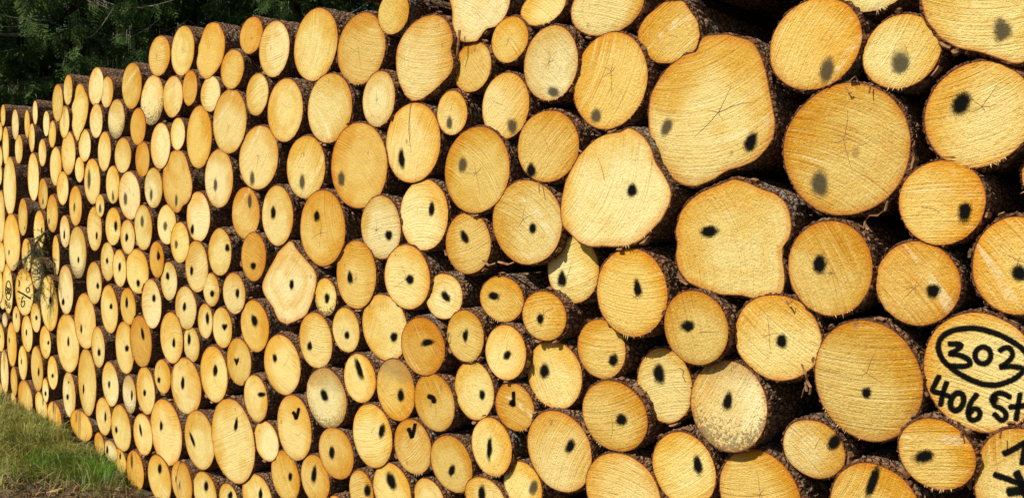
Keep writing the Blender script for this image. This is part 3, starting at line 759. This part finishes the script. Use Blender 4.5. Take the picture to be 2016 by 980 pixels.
    # drying checks: thin open wedges running out from the pith
    def wedge(p, q, w0, bend=0.0):
        p = np.array(p); q = np.array(q); d = q-p; n = np.array((-d[1], d[0])); n /= np.linalg.norm(n)+1e-9
        v = []; m_ = 7
        for a in range(m_):
            s = a/(m_-1); c0 = p+d*s+n*(bend*math.sin(s*math.pi)+r.normal(0, .0006)*(0 < a < m_-1))
            ww = w0*(1-s)**.7+.0002
            for sg in (-1, 1):
                X, Z = c0+n*ww*sg; v.append((X, kx*X+kz*Z-.0006, Z))
        return v, [(2*a, 2*a+2, 2*a+3, 2*a+1) for a in range(m_-1)]
    if 'star' in sc and bh > 70:
        n = int(r.integers(4, 8)); a0 = r.uniform(0, 6.28)
        for q in range(n):
            a = a0+q*6.28/n+r.normal(0, .25); l = R*r.choice((r.uniform(.10, .25), r.uniform(.10, .25), r.uniform(.3, .55)))
            v, f = wedge((ox_, oz_), (ox_+l*math.cos(a), oz_+l*math.sin(a)), R*.0042, r.normal(0, .02)*R)
            mesh_obj('crack', v, f, CRACK, root)
    elif bh > 60 and r.random() < .45:
        a = r.uniform(0, 6.28); l = R*r.uniform(.3, .6)
        v, f = wedge((ox_, oz_), (ox_+l*math.cos(a), oz_+l*math.sin(a)), R*.005, r.normal(0, .03)*R)
        mesh_obj('crack', v, f, CRACK, root)
    if 'split' in sc or 'topcrack' in sc:
        for q in range(1 if 'topcrack' in sc else 3):
            o_ = 0 if 'topcrack' in sc else r.uniform(-.4, .4)*R
            j0 = int(np.argmin(abs(ex-o_)-100*(ez > 0))); l = r.uniform(.9, 1.6)*R
            v, f = wedge((ex[j0], ez[j0]*.99), (ex[j0]*.7, ez[j0]-l), R*(.02 if 'topcrack' in sc else .045), r.normal(0, .05)*R)
            mesh_obj('crack', v, f, CRACK, root)
    # splinters on the underside where the cut broke off
    if bh > 55 and r.random() < .4:
        a0 = r.uniform(-2.4, -.7); v = []; f = []
        for q in range(int(r.integers(6, 18))):
            a = a0+r.normal(0, .22); jj = int((a % (2*np.pi))/(2*np.pi)*S_) % S_
            bx, bz = ex[jj]*.985, ez[jj]*.985; l = r.uniform(.003, .009); dx, dz = cx[jj]+r.normal(0, .4), sz[jj]+r.normal(0, .4); o = len(v)
            w_ = r.uniform(.0006, .0016); by = kx*bx+kz*bz
            v += [(bx-sz[jj]*w_, by-.0015, bz+cx[jj]*w_), (bx+sz[jj]*w_, by-.0015, bz-cx[jj]*w_), (bx, by+.002, bz), (bx+dx*l, by-r.uniform(0, .004), bz+dz*l)]
            f += [(o, o+1, o+3), (o+1, o+2, o+3), (o+2, o, o+3)]
        tag(mesh_obj('splinters', v, f, SPLINTER, root), kind='stuff')
    # loose bark plates and curls along the lip
    if scale > 330:
        for q in range(int(r.integers(0, 4))):
            a = r.uniform(.0, 6.28); jj = int(a/(2*np.pi)*S_) % S_; half = int(max(1, S_*r.uniform(.010, .026)))
            v = []; f = []; lw = r.uniform(.008, .022)
            for u_ in range(-half, half+1):
                k2 = (jj+u_) % S_; e_ = rr[k2]+th_b
                jag = r.uniform(.3, 1.0)*(1-abs(u_)/(half+1.0))
                for (dr, dy) in ((.0, .004), (lw*.35*jag+.003, -.004*jag), (lw*.5*jag+.006, .012), (.003, .02)):
                    X = (e_+dr)*cx[k2]; Z = (e_+dr)*sz[k2]; v.append((X, dy+kx*X+kz*Z, Z))
            for u_ in range(2*half):
                for s in range(4): a1 = u_*4+s; a2 = u_*4+(s+1) % 4; f.append((a1, a1+4, a2+4, a2))
            f += [(0, 1, 2, 3), (8*half+3, 8*half+2, 8*half+1, 8*half)]
            mesh_obj('bark_flake', v, f, FLAKE, root)
    return root

for i, L in enumerate(logs): build_log(i, L)

# peeled bast hanging from a few lips, and a chip lodged on one end
def curl(path, rad_, m=FLAKE, dy=-.012):
    a = min(logs, key=lambda q: math.hypot(q['c'][0]-path[0][0], q['c'][1]-path[0][1])-(q['bb'][3]-q['bb'][1])*.5)
    P = [on_plane(x, y, dy-.006*(k % 2))-a['C'] for k, (x, y) in enumerate(path)]
    V = []; Fc = []; n = len(P)
    for k, p in enumerate(P):
        t = (P[min(k+1, n-1)]-P[max(k-1, 0)]).normalized(); s = t.orthogonal().normalized(); u = t.cross(s)
        w_ = rad_*(1-.6*k/n)*(.8+.4*((k*7) % 3)/2)
        V += [tuple(p+s*w_), tuple(p+u*w_*.35), tuple(p-s*w_), tuple(p-u*w_*.35)]
    for k in range(n-1):
        for j in range(4): Fc.append((k*4+j, k*4+(j+1) % 4, k*4+4+(j+1) % 4, k*4+4+j))
    Fc += [(0, 1, 2, 3), (4*n-1, 4*n-2, 4*n-3, 4*n-4)]
    return mesh_obj('bark_curl' if m is FLAKE else 'lodged_chip', V, Fc, m, a['root'])
for pth, rw in (([(1748, 396), (1742, 415), (1728, 424), (1712, 424), (1703, 436), (1700, 450)], .0035), ([(1702, 440), (1710, 452), (1716, 456)], .004),
    ([(1578, 716), (1586, 736), (1590, 752), (1582, 768), (1578, 782)], .003), ([(1588, 748), (1596, 762), (1594, 776)], .004), ([(1586, 752), (1588, 770)], .004),
    ([(1330, 729), (1338, 724), (1346, 730), (1344, 740), (1350, 752)], .0022), ([(1664, 172), (1670, 182), (1678, 184)], .003), ([(1134, 292), (1146, 300), (1140, 306)], .005),
    ([(1060, 354), (1062, 380)], .0025), ([(1714, 166), (1711, 184)], .003), ([(1548, 592), (1553, 600), (1558, 593)], .0035), ([(1672, 160), (1684, 150), (1688, 160)], .004),
    ([(905, 60), (902, 90), (900, 112)], .006), ([(980, 515), (1000, 520), (1012, 516)], .005), ([(950, 512), (962, 522), (975, 518)], .005), ([(884, 655), (880, 668), (874, 672)], .004),
    ([(1892, 848), (1893, 862)], .003), ([(1971, 848), (1968, 862)], .003)):
    curl(pth, rw)
curl([(1415, 612), (1418, 624)], .006, SPLINTER)

# ------------------------------------------------------------------ labels
MARKS_AT = [((1960, 735), 'the log numbered 302'), ((1400, 215), 'the giant log with two grey smudges'), ((1215, 375), 'the blunt pale log with one dot'),
    ((1450, 470), 'the log with a bite out of its side'), ((570, 560), 'the fan-shaped log'), ((350, 370), 'the fig-shaped log'), ((157, 220), 'the gourd-shaped log'),
    ((833, 115), 'the big kidney-shaped log'), ((940, 30), 'the pale tongue-shaped log'), ((578, 837), 'the oval log with a V mark'), ((458, 865), 'the tall smooth oval log'),
    ((812, 878), 'the round log with a tick mark'), ((831, 681), 'the orange log with a dash'), ((1662, 295), 'the big round log with a smudge low left'),
    ((1705, 748), 'the big round log with a tiny central dot'), ((1435, 797), 'the mould-specked grey log'), ((641, 782), 'the grey-rimmed log'),
    ((133, 675), 'the broad oval log near the grass'), ((1980, 950), 'the lettered log in the corner'), ((14, 568), 'the log with a ringed number'), ((47, 575), 'the log with a painted slash'),
    ((97, 597), 'the split log beside the spruce twig'), ((326, 850), 'the big oval log low on the left'), ((470, 711), 'the log with a heart-shaped mark'),
    ((499, 635), 'the log with a comma-shaped mark'), ((493, 70), 'the small orange skyline log'), ((299, 198), 'the pale log with a mouldy foot'),
    ((1080, 125), 'the pale log with a star crack'), ((1852, 398), 'the golden log with a pale ray'), ((935, 333), 'the oval log with a smudge by its crack'),
    ((1245, 575), 'the golden log with a mark above centre'), ((612, 90), 'the largest pale oval on the skyline'), ((30, 373), 'the pale log with a dark knot')]
def near(pt): return min(range(len(logs)), key=lambda q: math.hypot(logs[q]['c'][0]-pt[0], logs[q]['c'][1]-pt[1]))
anchors = {}
for pt, nm in MARKS_AT: anchors.setdefault(near(pt), nm)
SECT = ['to the right of', 'to the lower right of', 'directly below', 'to the lower left of', 'to the left of', 'to the upper left of', 'directly above', 'to the upper right of']
ORD = ['', 'second ', 'third ', 'fourth ', 'fifth ', 'sixth ', 'seventh ', 'eighth ', 'ninth ', 'tenth ']
TW = {'p': 'pale', 'y': 'yellow', 'g': 'golden', 'o': 'orange', 'w': 'grey-tinged'}
cands = []
for a in anchors:
    ax, ay = logs[a]['c']; sx = max(.28, min(1, (ax+590)/2400))
    lst = [[] for _ in range(8)]
    for q, L in enumerate(logs):
        if q == a: continue
        dx = (L['c'][0]-ax)/sx; dy = L['c'][1]-ay
        lst[int(round(math.atan2(dy, dx)/(math.pi/4))) % 8].append((math.hypot(dx, dy), q))
    for s in range(8):
        for rk, (dd, q) in enumerate(sorted(lst[s])[:10]): cands.append((rk, dd, q, a, s))
cands.sort(); rel = {}
for rk, dd, q, a, s in cands:
    if q not in rel and q not in anchors: rel[q] = (rk, a, s)
def mark_words(L):
    bw, bh = L['bb'][2]-L['bb'][0], L['bb'][3]-L['bb'][1]
    if not L['marks']: return 'unmarked', ''
    M = L['marks'][0]; k = M['k']
    if k == 'v': return '', 'with V mark'
    if M['f']: return '', 'with faint smudge'
    if bh > 0 and M['y'] < L['c'][1]-.2*bh: return '', 'with high black mark'
    if M['y'] > L['c'][1]+.2*bh: return '', 'with low black mark'
    return '', 'with black mark'
meanR = float(np.median([L['R'] for L in logs]))
for i, L in enumerate(logs):
    size = 'small' if L['R'] < meanR*.8 else ('large' if L['R'] > meanR*1.3 else '')
    if i in anchors:
        lab = anchors[i].replace('the ', '', 1)
        extra = {'write302': ', black spray lettering on its end', 'writeC': ' at the far left edge'}
        for f_, e_ in extra.items():
            if f_ in L['flags']: lab += e_
        if len(lab.split()) < 6: lab += ', '+TW[L['tone']]+' sawn end facing out'
    else:
        u, m_ = mark_words(L)
        rk, a, s = rel.get(i, (9, next(iter(anchors)), 0))
        anc = anchors[a]
        bits = [size, u, TW[L['tone']]+' log', m_ + (',' if m_ else ','), ORD[rk].strip(), SECT[s], anc]
        lab = ' '.join(b_ for b_ in bits if b_).replace(' ,', ',')
        wds = lab.split()
        if len(wds) > 16:
            bits = [TW[L['tone']]+' log', m_+',' if m_ else ',', ORD[rk].strip(), SECT[s].replace('to the ', ''), anc]
            lab = ' '.join(b_ for b_ in bits if b_).replace(' ,', ',')
            if len(lab.split()) > 16: lab = ' '.join(b_ for b_ in [TW[L['tone']]+' log', ORD[rk].strip(), SECT[s].replace('to the ', ''), anc] if b_)
    L['label'] = lab
    tag(L['root'], lab, 'log', 'sawn spruce logs stacked in the pile')
    for ch in L['root'].children:
        if ch.name.startswith('cut_face'):
            if 'dirty' in L['flags']: ch['label'] = 'pale sawn face specked with mould'
            elif 'topbrown' in L['flags']: ch['label'] = 'sawn face browned along its top'

# ------------------------------------------------------------------ the stack goes on outside the picture: one joined mass
occ = [(L['C'].x, L['C'].z, L['R']) for L in logs]
fv, ff, cv, cf, crad, cpos = [], [], [], [], [], []
r = np.random.default_rng(5); tries = 0; placed = []
row = 0; z = .12
while z < 3.0:
    x = -14.0 + (row % 2)*.12
    while x < 1.9:
        rad_ = r.uniform(.095, .125); zz = z+r.normal(0, .01)
        P = to_px((x, 0, zz)); infr = (-4 < P[0] < W_PX+4 and -4 < P[1] < H_PX+4)
        pm = 885*(P[0]+590)/2290
        hide = -20 < P[0] < W_PX and -20 < P[1]+rad_*pm and P[1]-rad_*pm < H_PX
        top = 2.50 + (0.25 if x > -3.2 else 0)
        if zz < top and x > -10.5 and P[0] > -560 and not hide and all((x-a)**2+(zz-b_)**2 > (rad_+c_)**2*.86 for a, b_, c_ in occ):
            occ.append((x, zz, rad_)); placed.append((x, zz, rad_))
        x += .05
    z += .2; row += 1
for (x, zz, rad_) in placed:
    n = 20; y0 = r.uniform(-.01, .03); o = len(fv)
    t = np.linspace(0, 2*np.pi, n, endpoint=False); rr = rad_*.97*(1+.02*smooth_noise(n, (2, 3, 5, 8), r))
    for yy, g in ((y0, 1), (y0+.01, 1.06), (y0+.4, 1.04), (3.8, .95)): fv += [(x+a*math.cos(q)*g, yy, zz+a*math.sin(q)*g) for a, q in zip(rr, t)]
    for k in range(3):
        for j in range(n): ff.append((o+k*n+j, o+k*n+(j+1) % n, o+(k+1)*n+(j+1) % n, o+(k+1)*n+j))
    ff.append(tuple(o+3*n+j for j in range(n)))
    o = len(cv); cv.append((x, y0-.001, zz)); crad.append(0); cpos.append((x*3, zz*3, 0))
    cv += [(x+a*math.cos(q), y0-.001, zz+a*math.sin(q)) for a, q in zip(rr, t)]; crad += [1]*n; cpos += [(a*math.cos(q), a*math.sin(q), 0) for a, q in zip(rr, t)]
    cf += [(o, o+1+j, o+1+(j+1) % n) for j in range(n)]
st = bpy.data.objects.new('stacked_logs', None); link(st)
tag(st, 'rest of the same log pile, above, below and beyond the picture edges', 'log pile')
q = mesh_obj('bark', fv, ff, BARK, st, True, {'edge': ('FLOAT', np.zeros(len(fv)))}); q['seed'] = 3.3; q['kind'] = 'stuff'
q = mesh_obj('cut_face', cv, cf, WOOD, st, True, {'rad': ('FLOAT', crad), 'pos': ('FLOAT_VECTOR', cpos)})
q.color = (.68, .42, .12, 1); q['seed'] = 1.7; q['radius'] = .11; q['saw'] = .5; q['mould'] = 0.0; q['dry'] = .5; q['brown'] = 0.0; q['knot'] = 0.0; q['kind'] = 'stuff'

# ------------------------------------------------------------------ ground
def ground_z(x, y):
    x = np.asarray(x, float); y = np.asarray(y, float)
    berm = .13*np.exp(-((y+.32)/.30)**2)*(1/(1+np.exp((x+5.65)*5)))         # grassy bank along the foot of the pile, far end
    far = .10*np.clip((y-6)/10, 0, 3)*1.0
    lump = .012*np.sin(x*7.3+y*3.1)*np.sin(y*8.7-x*2.3)+.02*np.sin(x*1.7+1)*np.sin(y*2.1)
    return berm+far+lump
def grid(xs, ys):
    X, Y = np.meshgrid(xs, ys); Z = ground_z(X, Y)
    V = np.stack([X, Y, Z], -1).reshape(-1, 3); nx, ny = len(xs), len(ys)
    a = (np.arange(ny-1)[:, None]*nx+np.arange(nx-1)[None, :]).reshape(-1)
    return V, np.stack([a, a+1, a+nx+1, a+nx], 1)
xs = np.concatenate([np.linspace(-300, -16, 16), np.linspace(-15.6, 4, 330), np.linspace(5, 200, 12)])
ys = np.concatenate([np.linspace(-150, -4.2, 14), np.linspace(-4, 1.0, 110), np.linspace(1.2, 8, 18), np.linspace(9, 300, 24)])
V, Fc = grid(xs, ys)
r = np.random.default_rng(9)
inn = (V[:, 0] > -15) & (V[:, 0] < 4) & (V[:, 1] > -4) & (V[:, 1] < 1); V[inn, 2] += r.normal(0, .008, inn.sum())
tag(mesh_obj('ground', V, Fc, SOIL, None, True), kind='structure')

def blades(name, m, n, xr, yr, hr, wr, dens, lean=.6, seed=1, label=None):
    r = np.random.default_rng(seed); V = []; 
    x = r.uniform(*xr, n*5); y = r.uniform(*yr, n*5); k = r.uniform(0, 1, n*5) < dens(x, y); x, y = x[k][:n], y[k][:n]; n = len(x)
    z = ground_z(x, y)-.01; h = r.uniform(*hr, n)*(.6+.8*r.random(n)); a = r.uniform(0, 6.28, n); w_ = r.uniform(*wr, n)
    la = 3*np.sin(x*4.1+y*6)+2*np.sin(y*9-x*3)+r.normal(0, .7, n); ln = h*np.abs(r.normal(0, lean, n))
    lx, ly = np.cos(la)*ln, np.sin(la)*ln
    px, py = np.cos(a)*w_, np.sin(a)*w_
    P = [np.stack([x-px, y-py, z], 1), np.stack([x+px, y+py, z], 1),
         np.stack([x+lx*.35-px*.8, y+ly*.35-py*.8, z+h*.6], 1), np.stack([x+lx*.35+px*.8, y+ly*.35+py*.8, z+h*.6], 1),
         np.stack([x+lx, y+ly, z+h*np.clip(1-.35*ln/h, .25, 1)], 1)]
    V = np.stack(P, 1).reshape(-1, 3); b0 = np.arange(n)*5
    F3 = np.concatenate([np.stack([b0, b0+1, b0+3], 1), np.stack([b0, b0+3, b0+2], 1), np.stack([b0+2, b0+3, b0+4], 1)])
    return tag(mesh_obj(name, V, F3, m), label, 'grass' if label else None, None, 'stuff')
def dens_main(x, y):
    e = -5.12+y*.9                      # bank ends in a ragged line on bare soil
    d = 1/(1+np.exp((x-e)*9)); d *= .35+.65*(np.sin(x*5.1+y*7)*np.sin(y*9.3-x*3)+1)/2
    return d*np.where(y > -.04, 0, 1)
blades('grass', GRASS, 52000, (-10.5, -4.6), (-1.5, -.03), (.03, .13), (.0016, .0040), dens_main, 1.25, 1, 'matted olive grass along the foot of the pile at left')
def dens_lush(x, y):
    d = np.exp(-(((x+5.28)/.18)**2+((y+.10)/.07)**2))+np.exp(-(((x+5.62)/.13)**2+((y+.34)/.10)**2))+.4*np.exp(-(((x+5.45)/.25)**2+((y+.22)/.08)**2))
    return np.clip(d*1.2, 0, 1)
blades('grass_tufts', LUSH, 2600, (-6.2, -4.9), (-.95, -.03), (.05, .12), (.0012, .0026), dens_lush, .7, 2, 'fresh bright green tufts in front of the lowest logs')
blades('dry_grass', STRAW, 9000, (-10.5, -3.9), (-1.5, -.02), (.04, .16), (.0008, .0020), lambda x, y: np.clip(dens_main(x-.25, y)+.04, 0, 1), 1.5, 3, 'dry straw stems caught among the grass by the logs')

# bare earth litter: bark crumbs
def crumbs(n, xr, yr, seed, sz):
    r = np.random.default_rng(seed); x = r.uniform(*xr, n); y = r.uniform(*yr, n); z = ground_z(x, y)+r.uniform(0, .01, n)
    c = np.stack([x, y, z], 1); T = r.normal(0, 1, (n, 4, 3))*np.array([1, 1, .4])*r.uniform(sz*.4, sz, (n, 1, 1))
    T[:, :, 0] *= r.uniform(.6, 2.2, (n, 1)); V = (c[:, None]+T).reshape(-1, 3); b0 = np.arange(n)*4
    return V, np.concatenate([np.stack([b0, b0+1, b0+2], 1), np.stack([b0, b0+2, b0+3], 1), np.stack([b0, b0+3, b0+1], 1), np.stack([b0+1, b0+3, b0+2], 1)])
V, Fc = crumbs(16000, (-6.2, -3.2), (-1.6, 0), 4, .010)
tag(mesh_obj('bark_litter', V, Fc, FLAKE), 'crumbled bark and chips scattered on the bare soil', 'litter', None, 'stuff')
V, Fc = crumbs(9000, (-6.2, -3.2), (-1.6, 0), 8, .010)
tag(mesh_obj('soil_clods', V, Fc, SOIL), 'small clods of loose brown soil below the pile', 'soil', None, 'stuff')

def ground_at(px, py):
    d = fwd*F_PX+right*(px-W_PX/2)-up*(py-H_PX/2); t = .01
    for _ in range(4000):
        p = CAM+d*t*(1/F_PX); 
        if p.z < float(ground_z(p.x, p.y)): return p
        t += .002
    return p
def bar(name, pts, rads, m, parent=None, n=7, seed=0, jag=.12):
    r = np.random.default_rng(seed); P = [Vector(p) for p in pts]; V = []; Fc = []
    for i, p in enumerate(P):
        t = (P[min(i+1, len(P)-1)]-P[max(i-1, 0)]).normalized(); a = t.orthogonal().normalized(); b_ = t.cross(a)
        for j in range(n):
            q = 2*math.pi*j/n; V.append(tuple(p+(a*math.cos(q)+b_*math.sin(q))*rads[i]*(1+r.normal(0, jag))))
    for i in range(len(P)-1):
        for j in range(n): Fc.append((i*n+j, i*n+(j+1) % n, (i+1)*n+(j+1) % n, (i+1)*n+j))
    Fc += [tuple(range(n-1, -1, -1)), tuple((len(P)-1)*n+j for j in range(n))]
    return mesh_obj(name, V, Fc, m, parent, False)
for (a, b_, rd, m, nm, lab, cat) in (
    ((222, 945), (244, 962), .020, BARK, 'stick', 'short thick grey stick lying on soil beside the green tuft', 'stick'),
    ((92, 972), (128, 963), .009, SPLINTER, 'wood_chip', 'long pale splinter lying flat on the soil at bottom left', 'wood chip'),
    ((225, 966), (238, 961), .008, SPLINTER, 'wood_chip', 'small pale chip of wood just below the grey stick', 'wood chip'),
    ((66, 975), (88, 972), .010, FLAKE, 'bark_piece', 'reddish strip of bark at the end of the long splinter', 'bark'),
    ((0, 929), (12, 924), .009, SPLINTER, 'wood_chip', 'pale chip in the matted grass at the left picture edge', 'wood chip')):
    p, q = ground_at(*a), ground_at(*b_); mid = (p+q)/2
    pts = [p+Vector((0, 0, rd*.6)), p*.66+q*.34+Vector((0, 0, rd*.9)), p*.3+q*.7+Vector((0, 0, rd*.8)), q+Vector((0, 0, rd*.6))]
    o = bar(nm, [pp-mid for pp in pts], [rd*.7, rd, rd*.9, rd*.5], m, None, 8, 3, .2); o.location = mid
    o['seed'] = 2.0; tag(o, lab, cat)

# ------------------------------------------------------------------ spruce twig caught in the pile
tw = bpy.data.objects.new('spruce_twig', None); link(tw); base = on_plane(96, 454, -.02); tw.location = base
tag(tw, 'small green spruce twig hanging out between the logs at far left', 'twig')
r = np.random.default_rng(12)
def img_path(pts): return [on_plane(a, b_, d) - base for a, b_, d in pts]
main = img_path([(97, 452, .03), (84, 462, -.03), (72, 478, -.06), (64, 495, -.08), (50, 508, -.08), (36, 518, -.08)])
bar('stem', main, [.009, .008, .007, .006, .004, .002], TRUNK, tw, 6)
down = img_path([(74, 476, -.05), (84, 500, -.07), (86, 530, -.08), (80, 560, -.08), (74, 590, -.07)])
bar('stem', down, [.006, .006, .005, .004, .002], TRUNK, tw, 6)
nv, nf, sv, sf = [], [], [], []
def needle_twig(p, d, l):
    d = d.normalized(); a = d.orthogonal().normalized(); b_ = d.cross(a); n = int(l/.0035)
    o = len(sv); sv.extend([tuple(p+a*.0012), tuple(p-a*.0012), tuple(p+d*l)]); sf.append((o, o+1, o+2))
    for k in range(n):
        s = k/n; q = p+d*(l*s)+Vector((0, 0, -.25*l*s*s)); ph = r.uniform(0, 6.28)
        nd = (d*.7+a*math.cos(ph)+b_*math.sin(ph)).normalized(); ln = r.uniform(.010, .019); sd_ = nd.orthogonal().normalized()*.0022
        o = len(nv); nv.extend([tuple(q+sd_), tuple(q-sd_), tuple(q+nd*ln)]); nf.append((o, o+1, o+2))
for path, cnt in ((main, 55), (down, 95)):
    for k in range(cnt):
        s = r.uniform(.08, .98)*(len(path)-1); i0 = int(s); p = path[i0].lerp(path[min(i0+1, len(path)-1)], s-i0)
        d = Vector((r.normal(0, .9), r.normal(-.15, .25), r.normal(-.55, .55)))
        needle_twig(p, d, r.uniform(.05, .17))
tag(mesh_obj('needles', nv, nf, NEEDLE2, tw), kind='stuff'); mesh_obj('side_shoots', sv, sf, TRUNK, tw)

# ------------------------------------------------------------------ spruces behind the pile
def spray(r, L=.42, fine=1):
    """a drooping branchlet: tapering central stem with paired shoots, each a comb of needles; faces as triangles"""
    T = []
    n = 7 if fine else 4
    for k in range(n):
        s = (k+.6)/n; c = np.array((L*s, 0, -.30*L*s*s))
        for sg in (-1, 1):
            l = L*(.42*(1-s)+.13)*r.uniform(.8, 1.2); d = np.array((.75, sg*.8, -.35+r.normal(0, .12))); d /= np.linalg.norm(d)
            m = max(3, int(l/.024)) if fine else 2; w_ = .008 if fine else .03
            for q in range(m):
                p = c+d*l*q/m; e = c+d*l*(q+1.35)/m
                for side in (-1, 1):
                    o = np.cross(d, (0, 0, 1.0)); o /= np.linalg.norm(o)
                    tip = p+(e-p)*1.1+o*side*w_*r.uniform(1.2, 2.4)+np.array((0, 0, r.normal(0, .006)))
                    T.append((p-o*side*.002, e, tip))
    T.append(((0, -.006, 0), (0, .006, 0), (L, 0, -.3*L)))
    return np.array(T)
rt = np.random.default_rng(21)
FINE = [spray(rt, .36) for _ in range(5)]; COARSE = [spray(rt, .6, 0) for _ in range(4)]
def rotz(a): c, s = math.cos(a), math.sin(a); return np.array(((c, -s, 0), (s, c, 0), (0, 0, 1)))
def roty(a): c, s = math.cos(a), math.sin(a); return np.array(((c, 0, s), (0, 1, 0), (-s, 0, c)))
def rotx(a): c, s = math.cos(a), math.sin(a); return np.array(((1, 0, 0), (0, c, -s), (0, s, c)))
def spruce(x, y, H, rb, label, lo=0.6, hi=6.5, near=True, seed=0):
    r = np.random.default_rng(seed); z0 = float(ground_z(x, y))
    root = bpy.data.objects.new('spruce_tree', None); link(root); root.location = (x, y, z0)
    tag(root, label, 'tree', 'spruces standing behind the pile')
    bar('trunk', [(0, 0, -.2), (0, 0, H*.3), (0, .05, H*.6), (0, 0, H)], [.20, .15, .09, .01], TRUNK, root, 10)
    tris = []; bv = []; bf = []; lich = []
    z = lo
    while z < H-.2:
        fine = near and 1.9 < z < hi
        L0 = rb*(1-z/H)**.75*(.75 if z < 1.5 else 1)
        for k in range(6 if fine else 5):
            a = r.uniform(0, 6.28)
            camside = math.cos(a-math.atan2(CAM.y-y, CAM.x-x))
            if fine and camside < 0 and r.random() < .8: continue
            L = L0*r.uniform(.7, 1.1); droop = r.uniform(.18, .36); R_ = rotz(a)
            path = [np.array((L*s, 0, -droop*L*math.sin(s*2.2)*1.0+ (0.10*L*max(0, s-.7)))) for s in np.linspace(0, 1, 6)]
            path = [R_ @ p+np.array((0, 0, z+r.normal(0, .02))) for p in path]
            for q in range(5):
                p0, p1 = path[q], path[q+1]; w0 = .018*(1-q/6); o = len(bv); t = np.array((-math.sin(a), math.cos(a), 0))*w0; u = np.array((0, 0, w0))
                bv += [p0+t, p0-t, p0+u, p1+t*.8, p1-t*.8, p1+u*.8]; bf += [(o, o+1, o+4, o+3), (o+1, o+2, o+5, o+4), (o+2, o, o+3, o+5)]
            m = int(L/.075) if fine else int(L/.30)
            for q in range(m):
                s = (.12+.88*(q+r.random())/m)*5*.999; i0 = int(s); p = path[i0]+(path[i0+1]-path[i0])*(s-i0)
                tp = (FINE if fine else COARSE)[int(r.integers(0, 5 if fine else 4))]
                side = r.choice((-1, 1)); yaw = a+side*r.uniform(.2, 1.1); down = r.uniform(.35, 1.4)
                Rr = rotz(yaw) @ roty(down) @ rotx(r.normal(0, .5))
                tris.append((tp.reshape(-1, 3) @ Rr.T)*r.uniform(.55, 1.15)+p)
                if fine and r.random() < .16:
                    for _ in range(4):
                        q0 = p+r.normal(0, .05, 3); l = r.uniform(.10, .38); o = r.normal(0, .012, 3); lich.append(np.array((q0, q0+(.012, .004, 0), q0+o+(0, 0, -l))))
        z += .17 if fine else .42
    V = np.concatenate(tris); tag(mesh_obj('foliage', V, np.arange(len(V)).reshape(-1, 3), NEEDLE, root), kind='stuff')
    mesh_obj('branches', bv, bf, TRUNK, root)
    if near:
        for q in range(14):
            dv, df = [], []
            a = math.atan2(CAM.y-y, CAM.x-x)+r.normal(0, .9); z1 = r.uniform(2.2, 5.6); L = rb*(1-z1/H)**.75*r.uniform(.8, 1.15); d = np.array((math.cos(a), math.sin(a), 0)); sd2 = np.array((-math.sin(a), math.cos(a), 0)); cv_ = r.normal(0, .25)
            P = [d*L*s+sd2*cv_*s*s*L+np.array((0, 0, z1-.35*L*math.sin(s*2.4))) for s in np.linspace(.3, 1.08, 9)]
            for k in range(8):
                w_ = .011*(1-k/10); o = len(dv); u = np.array((0, 0, w_)); t = sd2*w_
                dv += [P[k]+u, P[k]-u, P[k]+t, P[k+1]+u*.85, P[k+1]-u*.85, P[k+1]+t*.85]; df += [(o, o+1, o+4, o+3), (o+1, o+2, o+5, o+4), (o+2, o, o+3, o+5)]
            mesh_obj('dead_branch', dv, df, DEAD, root)
    if lich:
        V = np.concatenate(lich); tag(mesh_obj('lichen', V, np.arange(len(V)).reshape(-1, 3), LICHEN, root), kind='stuff')
    return len(tris)
TREES = [(-15.26, 0.86, 13, 2.3, 'drooping spruce at the left edge, above the lowest far end of the pile', 1),
         (-13.58, 2.32, 15, 2.4, 'spruce with hanging sprays behind the gourd-shaped log', 1),
         (-14.49, 4.47, 14, 2.4, 'spruce rising behind the first tall step of the skyline logs', 1),
         (-12.64, 5.47, 16, 2.4, 'bright-tipped spruce above the small orange skyline log', 1),
         (-12.54, 7.45, 14, 2.4, 'shaded spruce beside the top log that reaches the picture edge', 1),
         (-19.39, 0.21, 16, 2.9, 'second-row spruce farthest left in the picture', 0),
         (-18.48, 2.61, 17, 2.9, 'second-row spruce between the two leftmost front trees', 0),
         (-18.27, 5.0, 17, 2.9, 'second-row spruce in the dark gap above the gourd-shaped log', 0),
         (-17.11, 6.89, 16, 2.9, 'second-row spruce between the middle front trees', 0),
         (-16.34, 8.99, 17, 2.9, 'second-row spruce nearest the tall part of the pile', 0),
         (-12.23, 9.98, 16, 3, 'spruce hidden behind the tall middle of the pile', 0),
         (-8.95, 11.43, 16, 3, 'spruce hidden behind the tall right end of the pile', 0)]
for k, (x, y, H, rb, lab, nr) in enumerate(TREES): spruce(x, y, H, rb, lab, .5, 6.2, bool(nr), 100+k)
# the wood goes on behind them, too dark and dense to count
r = np.random.default_rng(77); tr = []; 
for k in range(105):
    a = r.uniform(math.radians(95), math.radians(195)); d = r.uniform(20, 50); x, y = CAM.x+d*math.cos(a), CAM.y+d*math.sin(a); H = r.uniform(13, 19); z = .4
    while z < H-.5:
        L0 = 3.0*(1-z/H)**.8
        for q in range(5):
            yaw = r.uniform(0, 6.28); tp = COARSE[int(r.integers(0, 4))]; 
            Rr = rotz(yaw) @ roty(r.uniform(.15, .6)); tr.append((tp.reshape(-1, 3)[::1] @ Rr.T)*(L0/.55)*r.uniform(.7, 1.1)+(x, y, z+float(ground_z(x, y))))
        z += .75
V = np.concatenate(tr); tag(mesh_obj('forest', V, np.arange(len(V)).reshape(-1, 3), NEEDLE), 'dark spruce wood closing the view behind the pile', 'forest', None, 'stuff')
